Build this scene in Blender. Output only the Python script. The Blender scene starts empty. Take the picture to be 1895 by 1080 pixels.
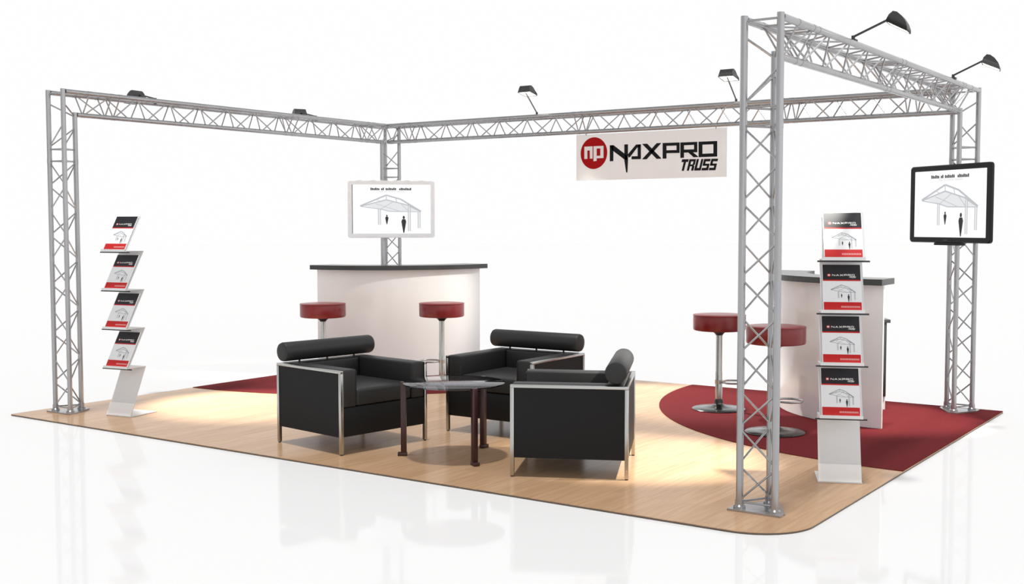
import bpy, bmesh, math, random
from mathutils import Vector, Matrix
random.seed(7)
C = bpy.context.scene.collection
PI = math.pi
sc = bpy.context.scene

# ------------------------------------------------------------------ camera
cam_d = bpy.data.cameras.new('camera')
cam_d.sensor_width = 36.0
cam_d.lens = 2139.565 / 1895 * 36.0
cam_d.clip_end = 500
cam = bpy.data.objects.new('camera', cam_d)
C.objects.link(cam)
right = Vector((0.8213010, 0.5704940, -0.0011170))
down = Vector((0.0323148, -0.0484762, -0.9983015))
fwd = Vector((-0.5695791, 0.8198699, -0.0582489))
M = Matrix.Identity(4)
for i in range(3):
    M[i][0] = right[i]; M[i][1] = -down[i]; M[i][2] = -fwd[i]
M[0][3], M[1][3], M[2][3] = 9.5296, -5.8584, 1.6848
cam.matrix_world = M
sc.camera = cam

# ------------------------------------------------------------------ materials
def mat(name, col, rough=0.5, metal=0.0, spec=0.5, coat=0.0, emit=None, es=1.0):
    m = bpy.data.materials.new(name); m.use_nodes = True
    b = m.node_tree.nodes['Principled BSDF']
    b.inputs['Base Color'].default_value = (*col, 1)
    b.inputs['Roughness'].default_value = rough
    b.inputs['Metallic'].default_value = metal
    b.inputs['Specular IOR Level'].default_value = spec
    b.inputs['Coat Weight'].default_value = coat
    b.inputs['Coat Roughness'].default_value = 0.05
    if emit:
        b.inputs['Emission Color'].default_value = (*emit, 1)
        b.inputs['Emission Strength'].default_value = es
    return m

def add_noise_bump(m, scale, strength, dist=0.002):
    nt = m.node_tree; b = nt.nodes['Principled BSDF']
    tc = nt.nodes.new('ShaderNodeTexCoord')
    n = nt.nodes.new('ShaderNodeTexNoise'); n.inputs['Scale'].default_value = scale
    n.inputs['Detail'].default_value = 4
    bp = nt.nodes.new('ShaderNodeBump'); bp.inputs['Strength'].default_value = strength
    bp.inputs['Distance'].default_value = dist
    nt.links.new(tc.outputs['Object'], n.inputs['Vector'])
    nt.links.new(n.outputs['Fac'], bp.inputs['Height'])
    nt.links.new(bp.outputs['Normal'], b.inputs['Normal'])

def add_noise_color(m, c1, c2, scale, detail=3, stretch=None):
    nt = m.node_tree; b = nt.nodes['Principled BSDF']
    tc = nt.nodes.new('ShaderNodeTexCoord')
    mp = nt.nodes.new('ShaderNodeMapping')
    if stretch: mp.inputs['Scale'].default_value = stretch
    n = nt.nodes.new('ShaderNodeTexNoise'); n.inputs['Scale'].default_value = scale
    n.inputs['Detail'].default_value = detail
    r = nt.nodes.new('ShaderNodeValToRGB')
    r.color_ramp.elements[0].position = 0.3; r.color_ramp.elements[0].color = (*c1, 1)
    r.color_ramp.elements[1].position = 0.7; r.color_ramp.elements[1].color = (*c2, 1)
    nt.links.new(tc.outputs['Object'], mp.inputs['Vector'])
    nt.links.new(mp.outputs['Vector'], n.inputs['Vector'])
    nt.links.new(n.outputs['Fac'], r.inputs['Fac'])
    nt.links.new(r.outputs['Color'], b.inputs['Base Color'])

ALU = mat('brushed_aluminium', (.40, .40, .41), .22, .72)
add_noise_color(ALU, (.38, .38, .39), (.42, .42, .43), 6, 2, (1, 1, .2))
CHROME = mat('satin_chrome', (.50, .50, .48), .24, 1.0)
DISC = mat('dark_steel_disc', (.13, .135, .135), .2, 1.0)
LEATHER = mat('black_leather', (.020, .0202, .0205), .5, 0, .42)
add_noise_bump(LEATHER, 220, .12)
PANEL = mat('black_upholstery_panel', (.011, .0115, .0125), .6, 0, .22)
REDL = mat('red_leather', (.20, .012, .014), .28, 0, .5)
add_noise_bump(REDL, 160, .08)
CARPET = mat('red_carpet', (.2, .022, .028), .95, 0, .1)
add_noise_color(CARPET, (.115, .0115, .0145), (.135, .0155, .0185), 60, 4)
add_noise_bump(CARPET, 500, .4)
WHITE = mat('white_laminate', (.90, .895, .89), .12, 0, .5)
SHEET = mat('white_powder_coated_sheet', (.76, .76, .76), .4)  # toned greyer, putting the shelf shade into the panel colour
SHEET_LIT = mat('lit_white_sheet', (.96, .96, .96), .35)  # same sheet lightened to paint the strip that catches the light
BLACKTOP = mat('dark_grey_counter_top', (.035, .035, .034), .22, 0, .5)
WINE = mat('dark_wine_lacquer', (.045, .012, .012), .3, 0, .5)
LAMPB = mat('lamp_black', (.035, .036, .038), .45)
LAMPA = mat('lamp_grey_arm', (.22, .22, .23), .4, .6)
LENS = mat('lamp_lens', (.9, .88, .8), .2, 0, .5, 0, (1, .93, .78), 3.0)
TVW = mat('white_plastic', (.93, .93, .93), .3)
TVB = mat('black_plastic', (.009, .009, .010), .3, 0, .25)
SCREEN = mat('lit_screen', (.02, .02, .02), .4, 0, .2, 0, (.97, .975, .98), 1.0)
S_DARK = mat('screen_dark_image', (.02, .02, .02), .4, 0, .2, 0, (.02, .02, .022), 1)
S_MID = mat('screen_grey_image', (.02, .02, .02), .4, 0, .2, 0, (.52, .53, .56), 1)
S_LIGHT = mat('screen_pale_image', (.02, .02, .02), .4, 0, .2, 0, (.78, .79, .81), 1)
SIGNP = mat('pale_grey_sign_panel', (.95, .93, .92), .3, 0, .5)
INK = mat('black_print', (.009, .009, .010), .6, 0, .15)
REDP = mat('red_print', (.40, .004, .006), .6, 0, .12)
WHITEP = mat('white_print', (.86, .84, .83), .5)
PAPER = mat('brochure_paper', (.93, .93, .94), .45)
HEAD = mat('black_brochure_header', (.016, .017, .022), .35)
HEADG = mat('slate_brochure_header', (.21, .235, .27), .35)
BRED = mat('red_brochure_band', (.62, .012, .012), .4)
BPINK = mat('pale_red_print', (.85, .45, .43), .5)
BGREY = mat('grey_brochure_drawing', (.36, .40, .43), .5)
PIN = mat('dark_pin', (.06, .06, .065), .35, .6)

def glass_mat(name, tint, alpha, ior=1.35):
    m = bpy.data.materials.new(name); m.use_nodes = True
    nt = m.node_tree
    for n in list(nt.nodes): nt.nodes.remove(n)
    out = nt.nodes.new('ShaderNodeOutputMaterial')
    tr = nt.nodes.new('ShaderNodeBsdfTransparent'); tr.inputs['Color'].default_value = (*tint, 1)
    gl = nt.nodes.new('ShaderNodeBsdfGlossy'); gl.inputs['Roughness'].default_value = .03
    gl.inputs['Color'].default_value = (.9, .9, .92, 1)
    fr = nt.nodes.new('ShaderNodeFresnel'); fr.inputs['IOR'].default_value = ior
    mx = nt.nodes.new('ShaderNodeMixShader')
    nt.links.new(fr.outputs['Fac'], mx.inputs['Fac'])
    nt.links.new(tr.outputs[0], mx.inputs[1]); nt.links.new(gl.outputs[0], mx.inputs[2])
    nt.links.new(mx.outputs[0], out.inputs['Surface'])
    return m
GLASS = glass_mat('smoked_table_glass', (.46, .46, .49), 1)

def wood_mat():
    m = mat('light_oak_planks', (.5, .32, .19),     .20, 0, .06)
    nt = m.node_tree; b = nt.nodes['Principled BSDF']
    tc = nt.nodes.new('ShaderNodeTexCoord')
    mp = nt.nodes.new('ShaderNodeMapping')
    mp.inputs['Rotation'].default_value = (0, 0, PI / 2)
    br = nt.nodes.new('ShaderNodeTexBrick')
    br.inputs['Scale'].default_value = 1.0
    br.inputs['Brick Width'].default_value = 1.15
    br.inputs['Row Height'].default_value = .14
    br.inputs['Mortar Size'].default_value = .0012
    br.inputs['Mortar Smooth'].default_value = .3
    br.inputs['Color1'].default_value = (.475, .30, .172, 1)
    br.inputs['Color2'].default_value = (.545, .355, .214, 1)
    br.inputs['Mortar'].default_value = (.41, .255, .147, 1)
    br.offset = .37
    nt.links.new(tc.outputs['Object'], mp.inputs['Vector'])
    nt.links.new(mp.outputs['Vector'], br.inputs['Vector'])
    mp2 = nt.nodes.new('ShaderNodeMapping'); mp2.inputs['Scale'].default_value = (16, 1.1, 1)
    ns = nt.nodes.new('ShaderNodeTexNoise'); ns.inputs['Scale'].default_value = 2.2; ns.inputs['Detail'].default_value = 5
    nt.links.new(tc.outputs['Object'], mp2.inputs['Vector'])
    nt.links.new(mp2.outputs['Vector'], ns.inputs['Vector'])
    ramp = nt.nodes.new('ShaderNodeValToRGB')
    ramp.color_ramp.elements[0].position = .3; ramp.color_ramp.elements[0].color = (.86, .84, .82, 1)
    ramp.color_ramp.elements[1].position = .7; ramp.color_ramp.elements[1].color = (1.06, 1.06, 1.06, 1)
    nt.links.new(ns.outputs['Fac'], ramp.inputs['Fac'])
    mix = nt.nodes.new('ShaderNodeMix'); mix.data_type = 'RGBA'; mix.blend_type = 'MULTIPLY'
    mix.inputs[0].default_value = 1
    nt.links.new(br.outputs['Color'], mix.inputs[6]); nt.links.new(ramp.outputs['Color'], mix.inputs[7])
    nt.links.new(mix.outputs[2], b.inputs['Base Color'])
    return m
WOOD = wood_mat()
EDGE = mat('dark_platform_edge', (.10, .075, .055), .5)
def ground_mat():
    m = bpy.data.materials.new('glossy_white_floor'); m.use_nodes = True
    nt = m.node_tree
    for n in list(nt.nodes): nt.nodes.remove(n)
    out = nt.nodes.new('ShaderNodeOutputMaterial')
    df = nt.nodes.new('ShaderNodeBsdfDiffuse'); df.inputs['Color'].default_value = (.815, .815, .822, 1)
    gl = nt.nodes.new('ShaderNodeBsdfGlossy'); gl.inputs['Roughness'].default_value = .05
    mx = nt.nodes.new('ShaderNodeMixShader'); mx.inputs['Fac'].default_value = .13
    nt.links.new(df.outputs[0], mx.inputs[1]); nt.links.new(gl.outputs[0], mx.inputs[2])
    nt.links.new(mx.outputs[0], out.inputs['Surface'])
    return m
GROUND = ground_mat()

# ------------------------------------------------------------------ mesh builder
class MB:
    def __init__(s): s.v = []; s.f = []; s.m = []; s.T = Matrix.Identity(4)
    def add(s, vs, fs, mi=0):
        o = len(s.v)
        s.v += [tuple(s.T @ Vector(v)) for v in vs]
        s.f += [tuple(i + o for i in f) for f in fs]
        s.m += [mi] * len(fs)
    def box(s, x0, x1, y0, y1, z0, z1, mi=0, bev=0.0, seg=2):
        if bev <= 0:
            vs = [(x, y, z) for z in (z0, z1) for y in (y0, y1) for x in (x0, x1)]
            s.add(vs, [(0, 2, 3, 1), (4, 5, 7, 6), (0, 1, 5, 4), (2, 6, 7, 3), (0, 4, 6, 2), (1, 3, 7, 5)], mi)
            return
        bm = bmesh.new(); bmesh.ops.create_cube(bm, size=1)
        for v in bm.verts:
            v.co = Vector(((x0 + x1) / 2 + v.co.x * (x1 - x0), (y0 + y1) / 2 + v.co.y * (y1 - y0), (z0 + z1) / 2 + v.co.z * (z1 - z0)))
        bmesh.ops.bevel(bm, geom=list(bm.edges), offset=bev, segments=seg, profile=.5, affect='EDGES')
        bm.verts.index_update()
        s.add([v.co[:] for v in bm.verts], [[v.index for v in f.verts] for f in bm.faces], mi)
        bm.free()
    def tube(s, p, q, r, n=10, mi=0, cap=True, r2=None):
        p = Vector(p); q = Vector(q); d = (q - p).normalized()
        a = d.orthogonal().normalized(); b = d.cross(a)
        r2 = r if r2 is None else r2
        vs = []
        for c, rr in ((p, r), (q, r2)):
            for k in range(n):
                t = 2 * PI * k / n
                vs.append(tuple(c + rr * (math.cos(t) * a + math.sin(t) * b)))
        fs = [(k, (k + 1) % n, n + (k + 1) % n, n + k) for k in range(n)]
        if cap: fs += [tuple(range(n - 1, -1, -1)), tuple(range(n, 2 * n))]
        s.add(vs, fs, mi)
    def path(s, pts, r, n=8, mi=0, closed=False):
        pts = [Vector(p) for p in pts]; N = len(pts); vs = []; fs = []
        up = Vector((0, 0, 1)); a = None
        for i, p in enumerate(pts):
            if closed: d = pts[(i + 1) % N] - pts[i - 1]
            else: d = pts[min(i + 1, N - 1)] - pts[max(i - 1, 0)]
            d.normalize()
            a = (up - up.dot(d) * d) if abs(up.dot(d)) < .95 and a is None else ((a - a.dot(d) * d) if a is not None else d.orthogonal())
            a.normalize(); b = d.cross(a)
            for k in range(n):
                t = 2 * PI * k / n
                vs.append(tuple(p + r * (math.cos(t) * a + math.sin(t) * b)))
        for i in range(N if closed else N - 1):
            j = (i + 1) % N
            for k in range(n): fs.append((i * n + k, i * n + (k + 1) % n, j * n + (k + 1) % n, j * n + k))
        if not closed: fs += [tuple(range(n - 1, -1, -1)), tuple(range((N - 1) * n, N * n))]
        s.add(vs, fs, mi)
    def lathe(s, prof, n=40, c=(0, 0, 0), mi=0):
        vs = []; fs = []
        for r, z in prof:
            for k in range(n):
                t = 2 * PI * k / n
                vs.append((c[0] + r * math.cos(t), c[1] + r * math.sin(t), c[2] + z))
        for i in range(len(prof) - 1):
            for k in range(n): fs.append((i * n + k, i * n + (k + 1) % n, (i + 1) * n + (k + 1) % n, (i + 1) * n + k))
        fs += [tuple(range(n - 1, -1, -1)), tuple(range((len(prof) - 1) * n, len(prof) * n))]
        s.add(vs, fs, mi)
    def prism(s, poly, z0, z1, mi=0):
        n = len(poly)
        vs = [(x, y, z0) for x, y in poly] + [(x, y, z1) for x, y in poly]
        s.add(vs, [tuple(range(n - 1, -1, -1)), tuple(range(n, 2 * n))] + [(k, (k + 1) % n, n + (k + 1) % n, n + k) for k in range(n)], mi)
    def build(s, name, mats, parent=None, smooth=35):
        me = bpy.data.meshes.new(name); me.from_pydata(s.v, [], s.f)
        for m in (mats if isinstance(mats, (list, tuple)) else [mats]): me.materials.append(m)
        for p, mi in zip(me.polygons, s.m): p.material_index = mi
        bm = bmesh.new(); bm.from_mesh(me); bmesh.ops.recalc_face_normals(bm, faces=list(bm.faces)); bm.to_mesh(me); bm.free()
        if smooth:
            me.polygons.foreach_set('use_smooth', [True] * len(me.polygons))
            me.set_sharp_from_angle(angle=math.radians(smooth))
        o = bpy.data.objects.new(name, me); C.objects.link(o)
        if parent: o.parent = parent
        return o

def tag(o, label, cat, group=None, kind=None):
    o['label'] = label; o['category'] = cat
    if group: o['group'] = group
    if kind: o['kind'] = kind
    return o
def thing(name, label, cat, loc=(0, 0, 0), rz=0, group=None):
    o = bpy.data.objects.new(name, None); C.objects.link(o)
    o.empty_display_size = .1
    o.location = loc; o.rotation_euler = (0, 0, rz)
    return tag(o, label, cat, group)
def dup(root, loc, rz, label):
    r = root.copy(); C.objects.link(r); r.location = loc; r.rotation_euler = (0, 0, rz); r['label'] = label
    for ch in list(root.children):
        c = ch.copy(); C.objects.link(c); c.parent = r
        for g in list(ch.children):
            d = g.copy(); C.objects.link(d); d.parent = c
    return r

# ------------------------------------------------------------------ setting: floor
W, D, H = 7.27, 5.147, 2.883
g = MB(); g.prism([(90 * math.cos(2 * PI * k / 96) + 3, 90 * math.sin(2 * PI * k / 96) + 3) for k in range(96)], -.2, -.0141)
fl = g.build('floor', GROUND); fl['kind'] = 'structure'

# ------------------------------------------------------------------ platform and carpets
def rounded_rect(w, d, radii, seg=14):
    cs = [(0, 0, PI, radii[0]), (w, 0, 1.5 * PI, radii[1]), (w, d, 0, radii[2]), (0, d, .5 * PI, radii[3])]
    out = []
    for x, y, a0, r in cs:
        cx = x + (r if x == 0 else -r); cy = y + (r if y == 0 else -r)
        for k in range(seg + 1):
            a = a0 + .5 * PI * k / seg
            out.append((cx + r * math.cos(a), cy + r * math.sin(a)))
    return out
plat = thing('exhibition_platform', 'low light oak platform with a dark edge carrying the whole booth', 'platform')
g = MB(); g.prism(rounded_rect(W, D, (.02, .36, .02, .02)), -.004, 0.0); g.build('oak_deck', WOOD, plat, 0)
g = MB(); g.prism(rounded_rect(W, D, (.02, .36, .02, .02)), -.014, -.004); g.build('edge_trim', EDGE, plat)['label'] = 'dark brown edge'

def quarter(cx, cy, r, a0, n=56):
    return [(cx, cy)] + [(cx + r * math.cos(a0 + .5 * PI * k / n), cy + r * math.sin(a0 + .5 * PI * k / n)) for k in range(n + 1)]
g = MB(); g.prism(quarter(W - .004, D - .004, 3.07, PI), 0, .005)
tag(g.build('carpet', CARPET, None, 30), 'red quarter-round carpet with two stools and a counter, in the right back corner', 'carpet', 'quarter-round red carpets')
g = MB(); g.prism(quarter(.004, D - .004, 3.10, 1.5 * PI), 0, .005)
tag(g.build('carpet', CARPET, None, 30), 'red quarter-round carpet at the far left corner, behind the armchairs', 'carpet', 'quarter-round red carpets')

# ------------------------------------------------------------------ truss
S3, TH = .22, .19
CR, BR = .0215, .0062
def lerp(a, b, t): return Vector(a) * (1 - t) + Vector(b) * t

class Chord:
    """straight tube: position by a scalar running along the truss"""
    def __init__(s, p, q, a, b): s.p = Vector(p); s.q = Vector(q); s.a = a; s.b = b
    def at(s, t): return s.p.lerp(s.q, (t - s.a) / (s.b - s.a))

def truss_parts(root, chords, segs, ext=None, rings=True, phase=(0, 1, 0), pitch=.215):
    for i, c in enumerate(chords):
        m = MB(); a, b = (c.a, c.b) if ext is None else ext[i]
        m.tube(c.at(a), c.at(b), CR, 16); m.build('chord_tube', ALU, root)
    for (a, b) in segs:
        n = max(1, round((b - a) / pitch))
        for fi, (i, j) in enumerate(((0, 1), (1, 2), (2, 0))):
            m = MB()
            for k in range(n):
                t0 = a + (b - a) * (k + .04) / n; t1 = a + (b - a) * (k + .96) / n
                ci, cj = (chords[i], chords[j]) if (k + phase[fi]) % 2 == 0 else (chords[j], chords[i])
                m.tube(ci.at(t0), cj.at(t1), BR, 7)
            m.build('lacing_bar', ALU, root)
        if rings:
            for t in (a, b):
                m = MB()
                for i, j in ((0, 1), (1, 2), (2, 0)): m.tube(chords[i].at(t), chords[j].at(t), BR, 7)
                m.build('end_frame', ALU, root)
                for c in chords:
                    m = MB(); d = (c.q - c.p).normalized() * .022
                    m.tube(c.at(t) - d, c.at(t) + d, CR + .0014, 16); m.build('coupler', ALU, root)

ZT, ZB = H - CR, 2.675      # axis heights of the upper and lower beam chords
def tower(x, y, sgn, label, phase):
    t = thing('truss_tower', label, 'truss tower', (x, y, .0052 if sgn < 0 else 0), 0, 'triangular aluminium truss towers')
    ch = [Chord((-S3 / 2, 0, .012), (-S3 / 2, 0, H), .012, H), Chord((S3 / 2, 0, .012), (S3 / 2, 0, H), .012, H),
          Chord((0, sgn * TH, .012), (0, sgn * TH, H), .012, H)]
    z1 = H - .63
    truss_parts(t, ch, [(.05, z1)], ext=[(.012, H), (.012, H), (.012, ZB + .02)], phase=phase)
    z2 = H - .525
    m = MB()
    for i, j in ((0, 1), (1, 2), (2, 0)): m.tube(ch[i].at(z2), ch[j].at(z2), BR, 7)
    m.build('end_frame', ALU, t)
    for i in (0, 1):                                   # corner braces
        m = MB(); m.tube(ch[i].at(H - .12), ch[2].at(ZB - .02), BR + .001, 7); m.build('corner_brace', ALU, t)
        m = MB(); m.tube(ch[i].at(z2 + .02), ch[2].at(ZB - .12), BR, 7); m.build('corner_brace', ALU, t)
    m = MB(); m.tube(ch[0].at(z2 + .02), ch[1].at(H - .3), BR, 7); m.build('corner_brace', ALU, t)
    m = MB(); m.tube(ch[0].at(H - .03), ch[1].at(H - .03), BR + .001, 7); m.build('corner_brace', ALU, t)
    # base plate: triangular with cut corners
    m = MB(); e = .055
    pl = [(-S3 / 2 - e, -e * sgn), (S3 / 2 + e, -e * sgn), (S3 / 2 + e, e * sgn * .4), (.04, sgn * (TH + e)), (-.04, sgn * (TH + e)), (-S3 / 2 - e, e * sgn * .4)]
    m.prism(pl if sgn > 0 else pl[::-1], .0005, .012); m.build('base_plate', ALU, t)
    for c in ch:
        m = MB(); p = c.at(.012); m.lathe([(.036, 0), (.036, .012), (.026, .022), (.026, .05)], 16, (p.x, p.y, .012)); m.build('foot_collar', ALU, t)
    return t
A = (6.8897, .4548); B = (.3177, .3157); Cc = (.27, 4.92); Dd = (6.925, 4.985)
tower(*A, 1, 'tall aluminium truss tower at the front right, nearest the viewer', (0, 1, 0))
tower(*B, 1, 'aluminium truss tower at the far left, beside the leaning brochure stand', (0, 1, 0))
tower(*Cc, -1, 'aluminium truss tower rising behind the white television and its counter', (0, 0, 0))
tower(*Dd, -1, 'aluminium truss tower at the far right, carrying the black television', (0, 0, 0))

def beam(p, q, a_top, b_top, a_bot, b_bot, joints, label, phase, shift=0.0):
    """p, q: plan positions of the beam axis; two chords on top, one below"""
    p = Vector((*p, 0)); q = Vector((*q, 0)); L = (q - p).length; d = (q - p) / L
    sd = Vector((-d.y, d.x, 0)) * S3 / 2
    t = thing('truss_beam', label, 'truss beam', p, 0, 'triangular aluminium truss beams')
    o = Vector((0, 0, 0)); e = d * L
    ch = [Chord(o + sd + Vector((0, 0, ZT)), e + sd + Vector((0, 0, ZT)), 0, L),
          Chord(o - sd + Vector((0, 0, ZT)), e - sd + Vector((0, 0, ZT)), 0, L),
          Chord(o + Vector((0, 0, ZB)), e + Vector((0, 0, ZB)), 0, L)]
    segs = []; s0 = a_bot + .06
    for jn in joints + [b_bot - .06]:
        segs.append((s0, jn - .045 if jn in joints else jn)); s0 = jn + .045
    truss_parts(t, ch, segs, ext=[(a_top, b_top), (a_top, b_top), (a_bot, b_bot)], phase=phase, pitch=.187)
    return t
LB = (Vector(Cc) - Vector(B)).length
beam(B, Cc, CR, LB - CR, TH + CR, LB - TH - CR, [.555, 2.87, 4.1], 'aluminium truss beam on the left side, running back to the white television tower', (0, 1, 1))
LA = (Vector(Dd) - Vector(A)).length
beam(A, Dd, CR, LA - CR, TH + CR, LA - TH - CR, [.555, 2.3, 4.0], 'aluminium truss beam on the right side, sloping away from the nearest tower', (0, 1, 1))
pC = (Cc[0] + S3 / 2 + CR, Cc[1] - .11); pD = (Dd[0] - S3 / 2 - CR, Dd[1] - .11)
LC = (Vector(pD) - Vector(pC)).length
beam(pC, pD, 0, LC, -.10, LC + .10, [.27, 2.62, 4.95, LC - .30], 'long aluminium truss beam across the back, above the company sign', (0, 1, 1))

# ------------------------------------------------------------------ floodlights
def flood(loc, arm, label, tgt, power, spot=40, head=None):
    """clamp at loc, arm offset vector to the joint of the head, head facing head (or tgt), light centred on tgt"""
    f = thing('floodlight', label, 'floodlight', loc, 0, 'floodlights on the truss beams')
    arm = Vector(arm)
    m = MB(); m.tube((0, 0, -.03), (0, 0, .03), .012, 10)
    m.box(-.024, .024, -.024, .024, -.012, .006, 0, .004)
    m.build('clamp', LAMPB, f)
    s = Vector((0, 0, .022))
    m = MB(); m.tube(s, arm, .0075, 8); m.build('arm', LAMPA if arm.y < -.1 else LAMPB, f)
    hd = (Vector(head or tgt) - (Vector(loc) + arm)).normalized()
    zz = -hd; side = Vector((0, 0, 1)).cross(zz).normalized(); yy = zz.cross(side)
    R = Matrix((side, yy, zz)).transposed().to_4x4(); R.translation = arm - yy * .074 - zz * .022
    # hood: rounded wedge, deepest at the joint end, open below
    prof = [(.075, 0), (.078, .040), (.066, .070), (.040, .076), (.0, .066), (-.042, .042), (-.066, .018), (-.075, 0)]
    n = len(prof); wx = .078; m = MB(); m.T = R
    vs = [(-wx, y, z) if 0 < z < .03 else (-wx * (.86 if z else 1), y, z) for y, z in prof] + [(wx, y, z) if 0 < z < .03 else (wx * (.86 if z else 1), y, z) for y, z in prof]
    fs = [(k, k + 1, n + k + 1, n + k) for k in range(n - 1)] + [tuple(range(n)), tuple(range(n, 2 * n))]
    vs += [(-wx, .075, -.006), (-wx, -.075, -.006), (wx, -.075, -.006), (wx, .075, -.006)]
    q = 2 * n
    fs += [(0, n - 1, q + 1, q), (n - 1, 2 * n - 1, q + 2, q + 1), (2 * n - 1, n, q + 3, q + 2), (n, 0, q, q + 3)]
    m.add(vs, fs + [(0, n, 2 * n - 1, n - 1)])
    hs = m.build('housing', LAMPB, f, 30)
    m = MB(); m.T = R; m.box(-wx * .9, wx * .9, -.066, .066, -.004, -.001); m.build('lens', LENS, hs)['label'] = 'glowing lens'
    l = bpy.data.lights.new('floodlight_lamp', 'SPOT'); l.energy = power; l.color = (1, .96, .87)
    l.spot_size = math.radians(spot); l.spot_blend = .7; l.shadow_soft_size = .04
    lo = bpy.data.objects.new('floodlight_lamp', l); C.objects.link(lo); lo.parent = f
    o_ = R.translation + hd * .03
    Rm = (Vector(loc) + o_ - Vector(tgt)).to_track_quat('Z', 'Y').to_matrix().to_4x4(); Rm.translation = o_; lo.matrix_local = Rm
    return f
P_ = 1150
zc = H + .002
flood((.22, 1.47, zc), (-.22, -.02, .075), 'black floodlight on the left beam, nearer the far left tower', (1.3, 1.60, 0), P_)
flood((.19, 3.70, zc), (-.22, -.02, .075), 'black floodlight on the left beam, nearer the white television', (.75, 3.3, 0), P_ * .2, 40)
flood((2.46, 4.80, zc), (.0, -.25, .25), 'black floodlight raised on an arm over the back beam, left of the company sign', (4.5, 4.15, 0), P_ * 1.05, 40, (2.46, 3.9, 0))
flood((4.80, 4.82, zc), (.0, -.25, .25), 'black floodlight on a raised arm over the back beam, beside the front right tower', (1.28, 3.88, .5), P_ * .42, 27, (4.80, 3.9, 0))
flood((7.0, 1.70, zc), (.235, 0, .115), 'black floodlight on the right beam, higher and nearer the front', (5.6, 1.5, 0), P_ * .95, 35)
flood((7.03, 4.12, zc), (.235, 0, .125), 'black floodlight on the right beam, beside the far right tower', (6.35, 4.15, 0), P_ * .6, 42, (5.9, 3.9, 0))

# ------------------------------------------------------------------ armchairs
def make_chair(label):
    t = thing('armchair', label, 'armchair', (0, 0, 0), 0, 'black cube armchairs around the glass table')
    w, d, h, e = .85, .79, .62, .026           # front faces -Y, origin at centre of the footprint
    X, Y = w / 2, d / 2
    for sx in (-1, 1):
        for sy in (-1, 1):
            m = MB(); x = sx * (X - e / 2); y = sy * (Y - e / 2)
            m.box(x - e / 2, x + e / 2, y - e / 2, y + e / 2, .008, h - .020, 0, .002)
            lg = m.build('leg', CHROME, t)
            m = MB(); m.lathe([(.011, 0), (.011, .008)], 12, (x, y, .0005)); m.build('foot_glide', PIN, lg)['label'] = 'dark foot glide'
    for sx in (-1, 1):
        m = MB(); x = sx * (X - e / 2); m.box(x - e / 2, x + e / 2, -Y, Y, h - .020, h, 0, .002); m.build('arm_rail', CHROME, t)
        m = MB(); x = sx * (X - .014); m.box(x - .008, x + .008, -Y + e, Y - e, .13, h - .020, 0, 0); m.build('side_panel', PANEL, t)
    m = MB(); m.box(-X + e, X - e, Y - e, Y, h - .020, h, 0, .002); m.build('back_rail', CHROME, t)
    m = MB(); m.box(-X + e, X - e, Y - .020, Y - .006, .13, h - .020); m.build('back_panel', PANEL, t)
    m = MB(); m.box(-X + .023, X - .023, -Y + .008, Y - .022, .13, .345, 0, .008); m.build('seat_base', PANEL, t)
    aw = .125
    for sx in (-1, 1):
        m = MB(); x0 = sx * (X - .028); x1 = sx * (X - .028 - aw)
        m.box(min(x0, x1), max(x0, x1), -Y + .004, Y - .03, .347, h + .004, 0, .014, 3); ac = m.build('arm_cushion', LEATHER, t)
        m = MB(); xs = (x1 - sx * .004)
        m.path([(x1 + sx * .004, -Y + .0035, .36), (x1 + sx * .004, -Y + .0035, h - .012)], .0028, 6); m.build('arm_piping', LEATHER, ac)
    xi = X - .028 - aw - .003
    m = MB(); m.box(-xi, xi, -Y + .006, Y - .16, .347, .475, 0, .022, 4); m.build('seat_cushion', LEATHER, t)
    m = MB(); m.box(-xi, xi, Y - .155, Y - .03, .347, h + .002, 0, .016, 3); m.build('back_cushion', LEATHER, t)
    yb, zb, rb = Y - .085, h + .090, .074
    bo = MB(); n = 28; L = X + .012
    prof = [(0.02, -L), (rb * .8, -L), (rb * .94, -L + .006), (rb, -L + .02), (rb, L - .02), (rb * .94, L - .006), (rb * .8, L), (.02, L)]
    bo.T = Matrix.Translation((0, yb, zb)) @ Matrix.Rotation(PI / 2, 4, 'Y')
    bo.lathe(prof, n); bo.build('bolster', LEATHER, t)
    for x in (-.27, 0, .27):
        m = MB(); m.tube((x, yb, h - .002), (x, yb, zb - rb * .95), .008, 10); m.build('bolster_pin', PIN, t)
    return t
# corner bookkeeping: front-left corner (seen from the sitter's front) and facing angle
def chair_pose(c, ang): return (c[0], c[1], 0), ang
ch1 = make_chair('black cube armchair with steel frame left of the glass table, its side to the viewer')
def mid(p, q): return ((p[0] + q[0]) / 2, (p[1] + q[1]) / 2)
# chair 1 footprint: back-left (2.96,.405), front-left (3.71,.328), front-right (3.86,1.133)
ch1.location = (3.41, .77, 0); ch1.rotation_euler = (0, 0, math.radians(81.5))
dup(ch1, (4.15, 1.94, .0), math.radians(.5), 'black cube armchair behind the glass table, facing the viewer')
dup(ch1, (5.319, .977, .0), math.radians(-64.2), 'black cube armchair nearest the viewer, right of the glass table, its broad side turned forward')

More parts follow.
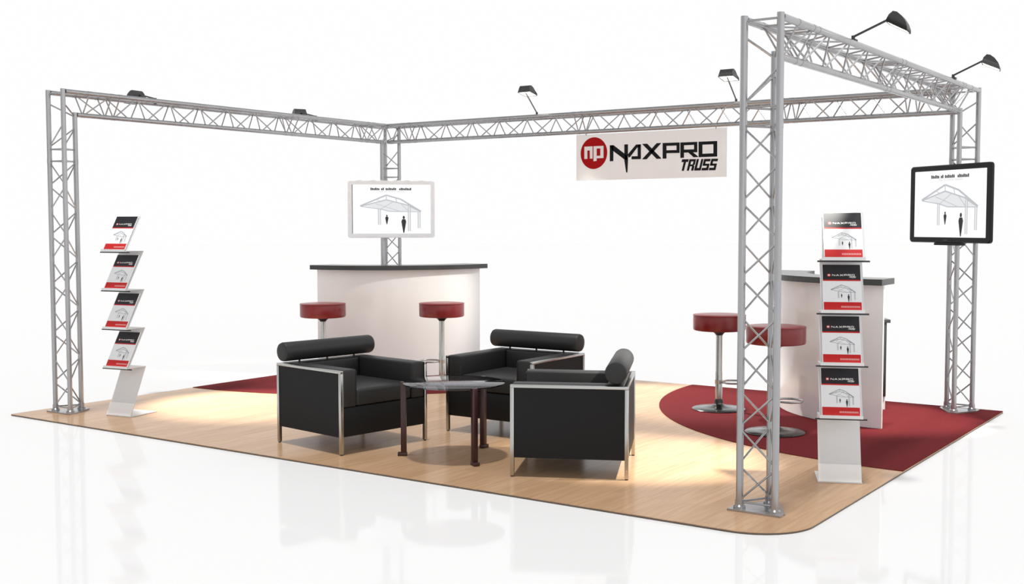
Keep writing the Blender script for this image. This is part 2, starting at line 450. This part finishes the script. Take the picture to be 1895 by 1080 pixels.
# ------------------------------------------------------------------ coffee table
t = thing('coffee_table', 'round smoked glass coffee table on dark wine-coloured legs between the armchairs', 'table', (4.417, .76, 0))
m = MB(); m.lathe([(.365, 0), (.372, .003), (.372, .009), (.365, .012)], 64, (0, 0, .532)); m.build('glass_top', GLASS, t)
for a in (212.7, -29.7, 91.2):
    a = math.radians(a); m = MB(); m.T = Matrix.Rotation(a, 4, 'Z')
    m.box(.349, .389, -.019, .019, .0, .544, 0, .003)
    lg = m.build('leg', WINE, t)
    m = MB(); m.T = Matrix.Rotation(a, 4, 'Z'); m.box(.235, .349, -.014, .014, .514, .531, 0, .002); m.build('bracket', WINE, lg)
    m = MB(); m.T = Matrix.Rotation(a, 4, 'Z'); m.box(.345, .412, -.022, .022, .0005, .026, 0, .003); m.build('foot', WINE, lg)

# ------------------------------------------------------------------ bar stools
def make_stool(label):
    t = thing('bar_stool', label, 'bar stool', (0, 0, 0), 0, 'red round bar stools')
    m = MB(); m.lathe([(.238, 0), (.240, .006), (.232, .012), (.15, .020), (.07, .030), (.042, .048), (.036, .085)], 48, (0, 0, .0)); ba = m.build('base', DISC, t)
    m = MB(); m.lathe([(.040, 0), (.040, .03), (.034, .05)], 24, (0, 0, .045)); m.build('base_collar', PIN, ba)
    m = MB(); m.lathe([(.032, 0), (.032, .25), (.029, .26), (.029, .60)], 24, (0, 0, .085)); m.build('column', CHROME, t)
    m = MB(); m.lathe([(.03, 0), (.045, .02), (.085, .045)], 24, (0, 0, .675)); m.build('seat_mount', PIN, t)
    m = MB(); R = .236
    m.lathe([(.05, 0), (R - .016, 0), (R - .004, .005), (R, .016), (R, .125), (R - .004, .137), (R - .018, .145), (R * .6, .149), (.02, .15)], 56, (0, 0, .72)); se = m.build('seat', REDL, t)
    m = MB(); m.path([(.234 * math.cos(k * PI / 28), .234 * math.sin(k * PI / 28), .858) for k in range(56)], .005, 6, 0, True); m.build('seat_piping', REDL, se)
    m = MB(); pts = [(.03, -.03, .25)] + [(.13 + .115 * math.cos(a), .115 * math.sin(a), .25) for a in [math.radians(q) for q in range(-120, 121, 10)]] + [(.03, .03, .25)]
    m.path(pts, .0085, 8); fr = m.build('footrest', CHROME, t)
    m = MB(); m.lathe([(.036, 0), (.036, .035)], 20, (0, 0, .233)); m.build('footrest_collar', CHROME, fr)
    return t
CZ = .0055
s = make_stool('red bar stool in front of the left counter, left one, behind the armchair bolster')
s.location = (1.07, 2.87, CZ); s.rotation_euler = (0, 0, math.radians(140))
dup(s, (2.05, 3.62, CZ), math.radians(200), 'red bar stool in front of the left counter, right one, between two armchairs')
dup(s, (5.11, 3.80, CZ), math.radians(25), 'red bar stool left of the front right truss tower, round steel foot in view')
dup(s, (5.988, 2.96, CZ), math.radians(60), 'red bar stool seen behind the front right truss tower')

# ------------------------------------------------------------------ counters
def counter(cx, cy, r, a0, label, z):
    t = thing('bar_counter', label, 'counter', (cx, cy, z), 0, 'curved white bar counters')
    n = 40
    def ring(r0, r1, b0, b1):
        out = [(r1 * math.cos(b0 + (b1 - b0) * k / n), r1 * math.sin(b0 + (b1 - b0) * k / n)) for k in range(n + 1)]
        return out + [(r0 * math.cos(b1 - (b1 - b0) * k / n), r0 * math.sin(b1 - (b1 - b0) * k / n)) for k in range(n + 1)]
    a1 = a0 + PI / 2
    m = MB(); m.prism(ring(r - .03, r, a0, a1), 0, 1.182); m.build('front_panel', WHITE, t)
    e = .012
    m = MB(); m.prism(ring(r - .25, r + .10, a0 - e, a1 + e), 1.182, 1.232); m.build('counter_top', BLACKTOP, t)
    m = MB(); m.prism(ring(r - .26, r - .03, a0 + .22, a1 - .22), .58, .60); m.build('shelf', WHITE, t)
    return t
counter(.36, 4.82, 1.30, -PI / 2, 'curved white counter with dark top in the left back corner, below the white television', CZ)
counter(6.645, 4.93, 1.32, PI, 'curved white counter with dark top behind the right brochure stand', CZ)
t = thing('storage_cabinet', 'slim black cabinet standing behind the right counter, only its edge in view', 'cabinet', (6.325, 4.70, CZ), math.radians(30))
m = MB(); m.box(-.30, 0, -.10, .10, .12, .79, 0, .003); m.build('body', BLACKTOP, t)
m = MB(); m.box(-.31, .03, -.11, .11, .79, .82, 0, .003); m.build('top', BLACKTOP, t)
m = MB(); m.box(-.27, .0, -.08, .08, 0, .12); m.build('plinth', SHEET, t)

# ------------------------------------------------------------------ flat art helper
class Art:
    """draws in a plane: u right, v up, small offset outwards"""
    def __init__(s, mb, O, U, V, su=1, sv=1):
        s.mb = mb; s.O = Vector(O); s.U = Vector(U) * su; s.V = Vector(V) * sv; s.N = Vector(U).cross(Vector(V)).normalized()
    def P(s, u, v, off): return tuple(s.O + s.U * u + s.V * v + s.N * off)
    def poly(s, pts, mi, off=.0006): s.mb.add([s.P(u, v, off) for u, v in pts], [tuple(range(len(pts)))], mi)
    def rect(s, u0, v0, u1, v1, mi, off=.0006): s.poly([(u0, v0), (u1, v0), (u1, v1), (u0, v1)], mi, off)
    def line(s, pts, w, mi, off=.0008, asp=1.0):
        for (a, b), (c, d) in zip(pts, pts[1:]):
            dx, dy = (c - a) * asp, d - b; L = math.hypot(dx, dy) or 1
            nx, ny = -dy / L * w / 2 / asp, dx / L * w / 2
            s.poly([(a + nx, b + ny), (c + nx, d + ny), (c - nx, d - ny), (a - nx, b - ny)], mi, off)
GL = {  # stroke letters on a unit cell
 'N': [[(0, 0), (0, 1), (1, 0), (1, 1)]], 'A': [[(0, 0), (.5, 1), (1, 0)], [(.2, .38), (.8, .38)]], 'X': [[(0, 0), (1, 1)], [(0, 1), (1, 0)]],
 'P': [[(0, 0), (0, 1), (1, 1), (1, .45), (0, .45)]], 'R': [[(0, 0), (0, 1), (1, 1), (1, .45), (0, .45)], [(.45, .45), (1, 0)]],
 'O': [[(0, 0), (0, 1), (1, 1), (1, 0), (0, 0)]], 'T': [[(0, 1), (1, 1)], [(.5, 1), (.5, 0)]], 'U': [[(0, 1), (0, 0), (1, 0), (1, 1)]],
 'S': [[(1, 1), (0, 1), (0, .52), (1, .52), (1, 0), (0, 0)]]}
def text(art, word, u0, u1, v0, v1, w, mi, slant=0.0, off=.001):
    n = len(word); cw = (u1 - u0) / n
    for i, ch in enumerate(word):
        for st in GL[ch]:
            art.line([(u0 + i * cw + x * cw * .74 + slant * y, v0 + y * (v1 - v0)) for x, y in st], w, mi, off)
def hall_drawing(art, sx, mid_, light, dark, small=False):
    """arched truss roof on posts with two visitors; unit square, v up"""
    L = art.line
    L([(.105, .565), (.435, .785), (.62, .70), (.875, .455)], .026, mid_)
    L([(.105, .555), (.435, .69), (.70, .585), (.87, .45)], .020, mid_)
    L([(.11, .555), (.36, .50), (.47, .455), (.875, .445)], .016, mid_)
    art.poly([(.16, .565), (.435, .68), (.70, .575), (.84, .46), (.47, .46), (.36, .505)], light, .0005)
    for a, b in (((.12, .56), (.30, .63)), ((.30, .70), (.36, .66)), ((.435, .785), (.435, .69)), ((.55, .735), (.57, .635)), ((.70, .63), (.72, .57)), ((.3, .61), (.6, .46)), ((.52, .65), (.36, .5)), ((.62, .61), (.72, .45))):
        L([a, b], .009, mid_)
    for u, v0, v1 in ((.345, .18, .50), (.725, .05, .55), (.85, .11, .45)):
        L([(u - .012, v0), (u - .012, v1)], .010, mid_); L([(u + .014, v0), (u + .014, v1)], .010, mid_)
        L([(u, v0), (u, v1)], .010, light)
    for u, v0, v1 in ((.44, .19, .385), (.655, .015, .365)):
        h = v1 - v0; w = .034 if h < .25 else .05
        art.poly([(u - w * .12, v0), (u + w * .12, v0), (u + w * .5, v0 + h * .5), (u + w * .62, v0 + h * .66), (u + w * .4, v0 + h * .8), (u - w * .4, v0 + h * .8), (u - w * .62, v0 + h * .66), (u - w * .5, v0 + h * .5)], dark, .0012)
        art.poly([(u + w * .3 * math.cos(k * PI / 4), v0 + h * .9 + h * .1 * math.sin(k * PI / 4)) for k in range(8)], dark, .0012)

# ------------------------------------------------------------------ televisions
def television(c, ang, w, h, frame, fb, chin, label, bracket_to):
    nrm = Vector((math.cos(ang), math.sin(ang), 0)); U = Vector((0, 0, 1)).cross(nrm).normalized()
    t = thing('television', label, 'television', (c[0], c[1], c[2]), 0, 'flat screens on the rear towers')
    T = Matrix((U, -nrm, Vector((0, 0, 1)))).transposed().to_4x4()     # local x right, y back, z up
    X, Z = w / 2, h / 2
    m = MB(); m.T = T
    def rr(x, z, r, n=6):
        out = []
        for sx, sz, a in ((1, 1, 0), (-1, 1, PI / 2), (-1, -1, PI), (1, -1, 1.5 * PI)):
            for k in range(n + 1):
                b = a + PI / 2 * k / n; out.append((sx * (x - r) + r * math.cos(b), sz * (z - r) + r * math.sin(b)))
        return out
    o1 = rr(X, Z, .03); o0 = rr(X - .008, Z - .008, .025); i1 = rr(X - fb, Z - fb, .004); n = len(o1)
    vs = [(x, .034, z) for x, z in o1] + [(x, .010, z) for x, z in o1] + [(x, .0, z) for x, z in o0] + [(x, .0, z) for x, z in i1] + [(x, .016, z) for x, z in i1]
    fs = []
    for L_ in range(4):
        for k in range(n): fs.append((L_ * n + k, L_ * n + (k + 1) % n, (L_ + 1) * n + (k + 1) % n, (L_ + 1) * n + k))
    fs.append(tuple(range(n))); m.add(vs, fs)
    m.build('frame', frame, t)
    m = MB(); m.T = T; m.box(-X + .06, X - .06, .034, .085, -Z + .06, Z - .06, 0, .01); m.build('back_cover', TVB if frame is TVB else TVW, t)
    m = MB(); m.T = T
    a = Art(m, (-X + fb, .0155, -Z + fb), (1, 0, 0), (0, 0, 1), w - 2 * fb, h - 2 * fb)
    a.rect(0, 0, 1, 1, 0, 0)
    if not chin: a.rect(0, 0, .009, 1, 1, .0004)                # dark shadow gap inside the bezel
    hall_drawing(a, 1, 2, 3, 1)
    u = .235                                        # unreadable heading: a row of dark blocks
    for wl in (6, 2, 7, 0, 8):
        for k in range(wl):
            a.rect(u, .885, u + .0155, .935 - .006 * ((k * 7 + wl) % 3), 1); u += .0195
        u += .018
    u = .34
    for wl in (5, 3, 8, 9):
        for k in range(wl): a.rect(u, .845, u + .009, .868, 3); u += .0118
        u += .012
    m.build('screen', [SCREEN, S_DARK, S_MID, S_LIGHT], t, 0)
    if chin:
        m = MB(); m.T = T; m.prism([(-.18, .006), (.16, .006), (.16, .05), (-.18, .05)], -Z - .022, -Z - .0005); m.build('speaker_bar', TVB, t)
        m = MB(); m.T = T; m.box(-.055, -.005, -.0015, 0, -Z + fb * .35, -Z + fb * .62); m.build('badge', S_DARK, t)
    bt = Vector((bracket_to[0] - c[0], bracket_to[1] - c[1], 0))
    m = MB(); p0 = -nrm * .085; m.tube(p0, bt, .02, 10); m.build('wall_bracket', PIN, t)
    return t
television((.435, 4.71, 1.870), math.radians(-45), 1.04, .685, TVW, .05, False, 'white framed flat television above the left counter', (.27, 4.885))
television((6.872, 4.675, 1.862), math.radians(-125), 1.01, .685, TVB, .048, True, 'black framed flat television on the far right tower', (6.925, 4.85))

# ------------------------------------------------------------------ hanging company sign
SX0, SX1, SZ0, SZ1, SY = 2.944, 4.695, 2.156, 2.645, 4.845
t = thing('hanging_sign', 'pale hanging company sign with red round logo below the back truss beam', 'sign', (0, SY, 0))
m = MB(); m.box(SX0, SX1, -.003, .003, SZ0, SZ1); m.build('sign_panel', SIGNP, t)
for x in (SX0 + .12, SX1 - .12):
    m = MB(); m.tube((x, 0, SZ1 - .01), (x, 0, ZB - .012), .006, 8); m.build('hanger', ALU, t)
# picture measurements of the lettering -> sign plane
px, py, pz = 9.5296, -5.8584, 1.6848
def on_sign(zx, zy):
    u = 1040 + zx / 5.9219; v = 230 + zy / 5.9219
    d = fwd + right * ((u - 947.5) / 2139.565) + down * ((v - 540) / 2139.565)
    k = (SY - .004 - py) / d.y
    return (px + d.x * k, pz + d.z * k)
m = MB()
a = Art(m, (0, -.0034, 0), (1, 0, 0), (0, 0, 1))
def sp(pts, mi, off=.0004):
    a.poly([on_sign(x, y) for x, y in pts], mi, off)
    if fat:
        for q, (dx, dy) in enumerate(((-3, -2), (3, -2), (-3, 2), (3, 2))): a.poly([on_sign(x + dx, y + dy) for x, y in pts], mi, off + .0001 * (q + 1))
fat = False
a.poly([(on_sign(350 + 146 * math.cos(k * PI / 24), 315 - 8 * math.cos(k * PI / 24) + 174 * math.sin(k * PI / 24))) for k in range(48)], 0, .0003)
m.build('round_emblem', REDP, t, 0)['label'] = 'red round emblem'
m = MB(); a.mb = m
# the two white letters n and p inside the emblem
for q in ([(245, 245), (335, 240), (335, 375), (305, 376), (305, 285), (278, 287), (278, 378), (245, 380)],
          [(345, 240), (455, 235), (455, 262), (380, 265), (380, 400), (345, 404)], [(420, 262), (455, 262), (455, 368), (420, 370)], [(380, 345), (420, 343), (420, 370), (380, 372)]):
    sp(q, 0, .0008)
fat = True
m.build('emblem_letters', WHITEP, t, 0)['label'] = 'white letters np on the emblem'
m = MB(); a.mb = m
for q in ([(527, 232), (560, 230), (560, 400), (527, 402)], [(527, 232), (562, 230), (712, 345), (712, 385), (690, 385), (545, 275)], [(686, 222), (720, 220), (720, 400), (714, 525), (706, 525), (686, 390)],   # N
          [(725, 330), (815, 222), (850, 222), (850, 250), (822, 252), (745, 352), (733, 362)], [(832, 222), (862, 221), (862, 378), (832, 379)], [(765, 352), (832, 350), (832, 379), (765, 381)],                        # A
          [(884, 216), (932, 214), (1085, 374), (1040, 376)], [(1040, 208), (1082, 206), (925, 380), (882, 382)],                                                                                  # X
          [(1106, 206), (1142, 205), (1142, 372), (1106, 374)], [(1142, 205), (1286, 200), (1286, 228), (1142, 234)], [(1258, 226), (1286, 226), (1286, 310), (1258, 311)], [(1142, 286), (1258, 283), (1258, 311), (1142, 314)],      # P
          [(1300, 200), (1334, 199), (1334, 364), (1300, 365)], [(1334, 199), (1480, 193), (1480, 220), (1334, 227)], [(1450, 220), (1480, 220), (1480, 303), (1450, 304)], [(1334, 279), (1450, 275), (1450, 304), (1334, 308)], [(1385, 304), (1425, 303), (1492, 356), (1445, 358)],  # R
          [(1500, 192), (1698, 184), (1698, 214), (1500, 222)], [(1500, 325), (1698, 318), (1698, 350), (1500, 357)], [(1500, 222), (1536, 221), (1536, 325), (1500, 326)], [(1662, 215), (1698, 214), (1698, 318), (1662, 320)]):             # O
    sp(q, 0, .0006)
fat = False
m.build('company_lettering', INK, t, 0)['label'] = 'black lettering NAXPRO'
m = MB(); a.mb = m
def it(x, y): return (1292 + x * 82 + 30 * (1 - y) - 6, 383 - x * 1.5 + y * 126)   # slanted cell: y 0 top, 1 bottom
def bar(i, x0, y0, x1, y1):
    sp([it(i + x0 * .9, y0), it(i + x1 * .9, y0), it(i + x1 * .9, y1), it(i + x0 * .9, y1)], 0, .0006)
for i, rects in enumerate(([(0, 0, 1, .24), (.34, .24, .68, 1)], [(0, 0, .34, 1), (.34, 0, 1, .2), (.68, .2, 1, .5), (.34, .46, .9, .62), (.64, .6, 1, 1)],
                           [(0, 0, .34, 1), (.68, 0, 1, 1), (.34, .78, .68, 1)], [(0, 0, 1, .22), (0, .22, .34, .5), (0, .42, 1, .6), (.66, .6, 1, .8), (0, .78, 1, 1)],
                           [(0, 0, 1, .22), (0, .22, .34, .5), (0, .42, 1, .6), (.66, .6, 1, .8), (0, .78, 1, 1)])):
    for x0, y0, x1, y1 in rects: bar(i * .98, x0, y0, x1, y1)
m.build('small_lettering', INK, t, 0)['label'] = 'slanted black lettering TRUSS'

# ------------------------------------------------------------------ brochure stands
SLY, SLZ = .20, .345
SHELF = [.43, .775, 1.115, 1.455]
def brochure_stand(loc, rz, label, blabels, wd=.272):
    t = thing('brochure_stand', label, 'brochure stand', loc, rz, 'zigzag brochure stands')
    # zigzag profile in (y back, z): slanted panels joined by flat shelves
    zs = [.004] + SHELF; prof = [(.0, .004)]
    for i, z in enumerate(SHELF): prof += [(SLY, z - .002), (-.012, z)]
    prof += [(SLY * .88 - .0, SHELF[-1] + SLZ * .885)]
    X = wd / 2; th = .0045
    m = MB(); n = len(prof)
    vs = []
    for dx in (-X, X):
        for y, z in prof: vs.append((dx, y, z))
        for y, z in prof: vs.append((dx, y + th * .9, z + th * .5 if z > .1 else z))
    fs = []
    for i in range(n - 1):
        a_, b_ = i, i + 1
        fs += [(a_, b_, 2 * n + b_, 2 * n + a_), (n + a_, 3 * n + a_, 3 * n + b_, n + b_), (a_, n + a_, n + b_, b_), (2 * n + a_, 2 * n + b_, 3 * n + b_, 3 * n + a_)]
    fs += [(0, 2 * n, 3 * n, n), (n - 1, 2 * n - 1, 4 * n - 1, 3 * n - 1)]
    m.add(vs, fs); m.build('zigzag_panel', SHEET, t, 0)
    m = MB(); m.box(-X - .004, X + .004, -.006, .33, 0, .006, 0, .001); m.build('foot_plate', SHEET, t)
    strip = MB()  # lit foot of the panel, laid on as a brighter strip
    k = math.atan2(SLY, SHELF[0]); strip.T = Matrix.Translation((0, -.001, .006)) @ Matrix.Rotation(-k, 4, 'X')
    strip.box(-X, X, -.006, -.0008, 0, .118); strip.build('lit_strip', SHEET_LIT, t)['label'] = 'lit lower strip, painted brighter white'
    for z in SHELF:
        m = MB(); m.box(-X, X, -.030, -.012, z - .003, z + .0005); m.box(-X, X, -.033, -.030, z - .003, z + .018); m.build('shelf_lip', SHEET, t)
        m = MB(); m.tube((-X - .028, -.008, z - .010), (X + .028, -.008, z - .010), .0055, 8); m.build('shelf_rod', PIN, t)
    # brochures rest on the shelves against the slanted panels
    k = math.atan2(SLY + .012, SLZ)
    R = Matrix.Translation(loc) @ Matrix.Rotation(rz, 4, 'Z')
    out = []
    for i, z in enumerate(SHELF):
        top = i == 3
        m = MB(); w, h, d = .246, .35, .008
        m.box(-w / 2, w / 2, 0, d, 0, h)
        a = Art(m, (-w / 2, 0, 0), (1, 0, 0), (0, 0, 1), w, h)
        Hd = 1
        a.rect(.015, .665, .985, .995, Hd); a.rect(.015, .645, .985, .672, 2, .0007)
        a.poly([(.13, .76), (.155, .735), (.195, .735), (.22, .76), (.22, .78), (.195, .80), (.155, .80), (.13, .78)], 2, .0008)
        a.rect(.148, .755, .202, .785, 3, .0011)
        text(a, 'NAXPRO', .26, .86, .752, .785, .011, 3)
        text(a, 'TRUSS', .68, .86, .715, .738, .007, 3, .02)
        b = Art(m, (-w / 2 + .03, 0, h * .20), (1, 0, 0), (0, 0, 1), w * .82, h * .46)
        hall_drawing(b, 1, 5, 6, 1)
        a.rect(.02, .03, .98, .20, 2, .0007)
        for q in range(14): a.rect(.46 + q * .035,   .085, .482 + q * .035, .120, 7, .001)
        br = m.build('brochure', [PAPER, HEAD, BRED, WHITEP, HEADG, BGREY, PAPER, BPINK], None, 0)
        br.matrix_world = R @ Matrix.Translation((0, -.0245, z + .0060)) @ Matrix.Rotation(-k, 4, 'X')
        tag(br, blabels[i], 'brochure', 'product brochures on the stands')
    return t
L_ = 'brochure on the left zigzag stand, '
R_ = 'brochure on the right zigzag stand, '
brochure_stand((.9065, .472, .0005), math.radians(10.5), 'white zigzag brochure stand at the left, seen from the side', 
    [L_ + 'lowest of the four', L_ + 'second from the bottom', L_ + 'second from the top', L_ + 'topmost of the four'])
brochure_stand((7.0325, 1.4815, .0005), math.radians(24), 'white zigzag brochure stand at the right, facing the viewer',
    [R_ + 'lowest of the four', R_ + 'second from the bottom', R_ + 'second from the top', R_ + 'topmost of the four, above the counter top'])

# ------------------------------------------------------------------ light
sun = bpy.data.lights.new('ceiling_sun', 'SUN'); sun.energy = 2.15; sun.angle = math.radians(4); sun.color = (1, .985, .96)
so = bpy.data.objects.new('ceiling_sun', sun); C.objects.link(so); so.rotation_euler = (math.radians(4), 0, 0)

wd = bpy.data.worlds.new('studio'); sc.world = wd; wd.use_nodes = True
nt = wd.node_tree; bg = nt.nodes['Background']
tc = nt.nodes.new('ShaderNodeTexCoord')
dot = nt.nodes.new('ShaderNodeVectorMath'); dot.operation = 'DOT_PRODUCT'; dot.inputs[1].default_value = (-.57, .82, 0)
mr = nt.nodes.new('ShaderNodeMapRange'); mr.interpolation_type = 'SMOOTHSTEP'      # the studio wall ahead is evenly white
mr.inputs['From Min'].default_value = .05; mr.inputs['From Max'].default_value = .7
mr.inputs['To Min'].default_value = 0; mr.inputs['To Max'].default_value = 1
dr = nt.nodes.new('ShaderNodeVectorMath'); dr.operation = 'DOT_PRODUCT'; dr.inputs[1].default_value = (.82, .57, 0)
ms = nt.nodes.new('ShaderNodeMapRange'); ms.interpolation_type = 'SMOOTHSTEP'      # invented lobes, dim left and bright right, shaping light on metal and counters
ms.inputs['From Min'].default_value = -.9; ms.inputs['From Max'].default_value = .5
ms.inputs['To Min'].default_value = .70; ms.inputs['To Max'].default_value = 1.3
mw = nt.nodes.new('ShaderNodeMix'); mw.data_type = 'FLOAT'; mw.inputs[3].default_value = 1.0
nt.links.new(tc.outputs['Generated'], dr.inputs[0]); nt.links.new(dr.outputs['Value'], ms.inputs['Value'])
nt.links.new(mr.outputs[0], mw.inputs[0]); nt.links.new(ms.outputs[0], mw.inputs[2])
sep = nt.nodes.new('ShaderNodeSeparateXYZ')
mz = nt.nodes.new('ShaderNodeMapRange'); mz.interpolation_type = 'SMOOTHSTEP'
mz.inputs['From Min'].default_value = .34; mz.inputs['From Max'].default_value = .85
mz.inputs['To Min'].default_value = 1.0; mz.inputs['To Max'].default_value = .3
mul = nt.nodes.new('ShaderNodeMath'); mul.operation = 'MULTIPLY'
nt.links.new(tc.outputs['Generated'], dot.inputs[0]); nt.links.new(dot.outputs['Value'], mr.inputs['Value'])
nt.links.new(tc.outputs['Generated'], sep.inputs[0]); nt.links.new(sep.outputs['Z'], mz.inputs['Value'])
nt.links.new(mw.outputs[0], mul.inputs[0]); nt.links.new(mz.outputs[0], mul.inputs[1])
nt.links.new(mul.outputs[0], bg.inputs['Strength'])
bg.inputs['Color'].default_value = (.995, .995, 1, 1)

vs_ = sc.view_settings
vs_.view_transform = 'Standard'; vs_.look = 'None'; vs_.exposure = 0; vs_.gamma = 1; vs_.use_curve_mapping = False
sc.cycles.max_bounces = 8; sc.cycles.transparent_max_bounces = 12
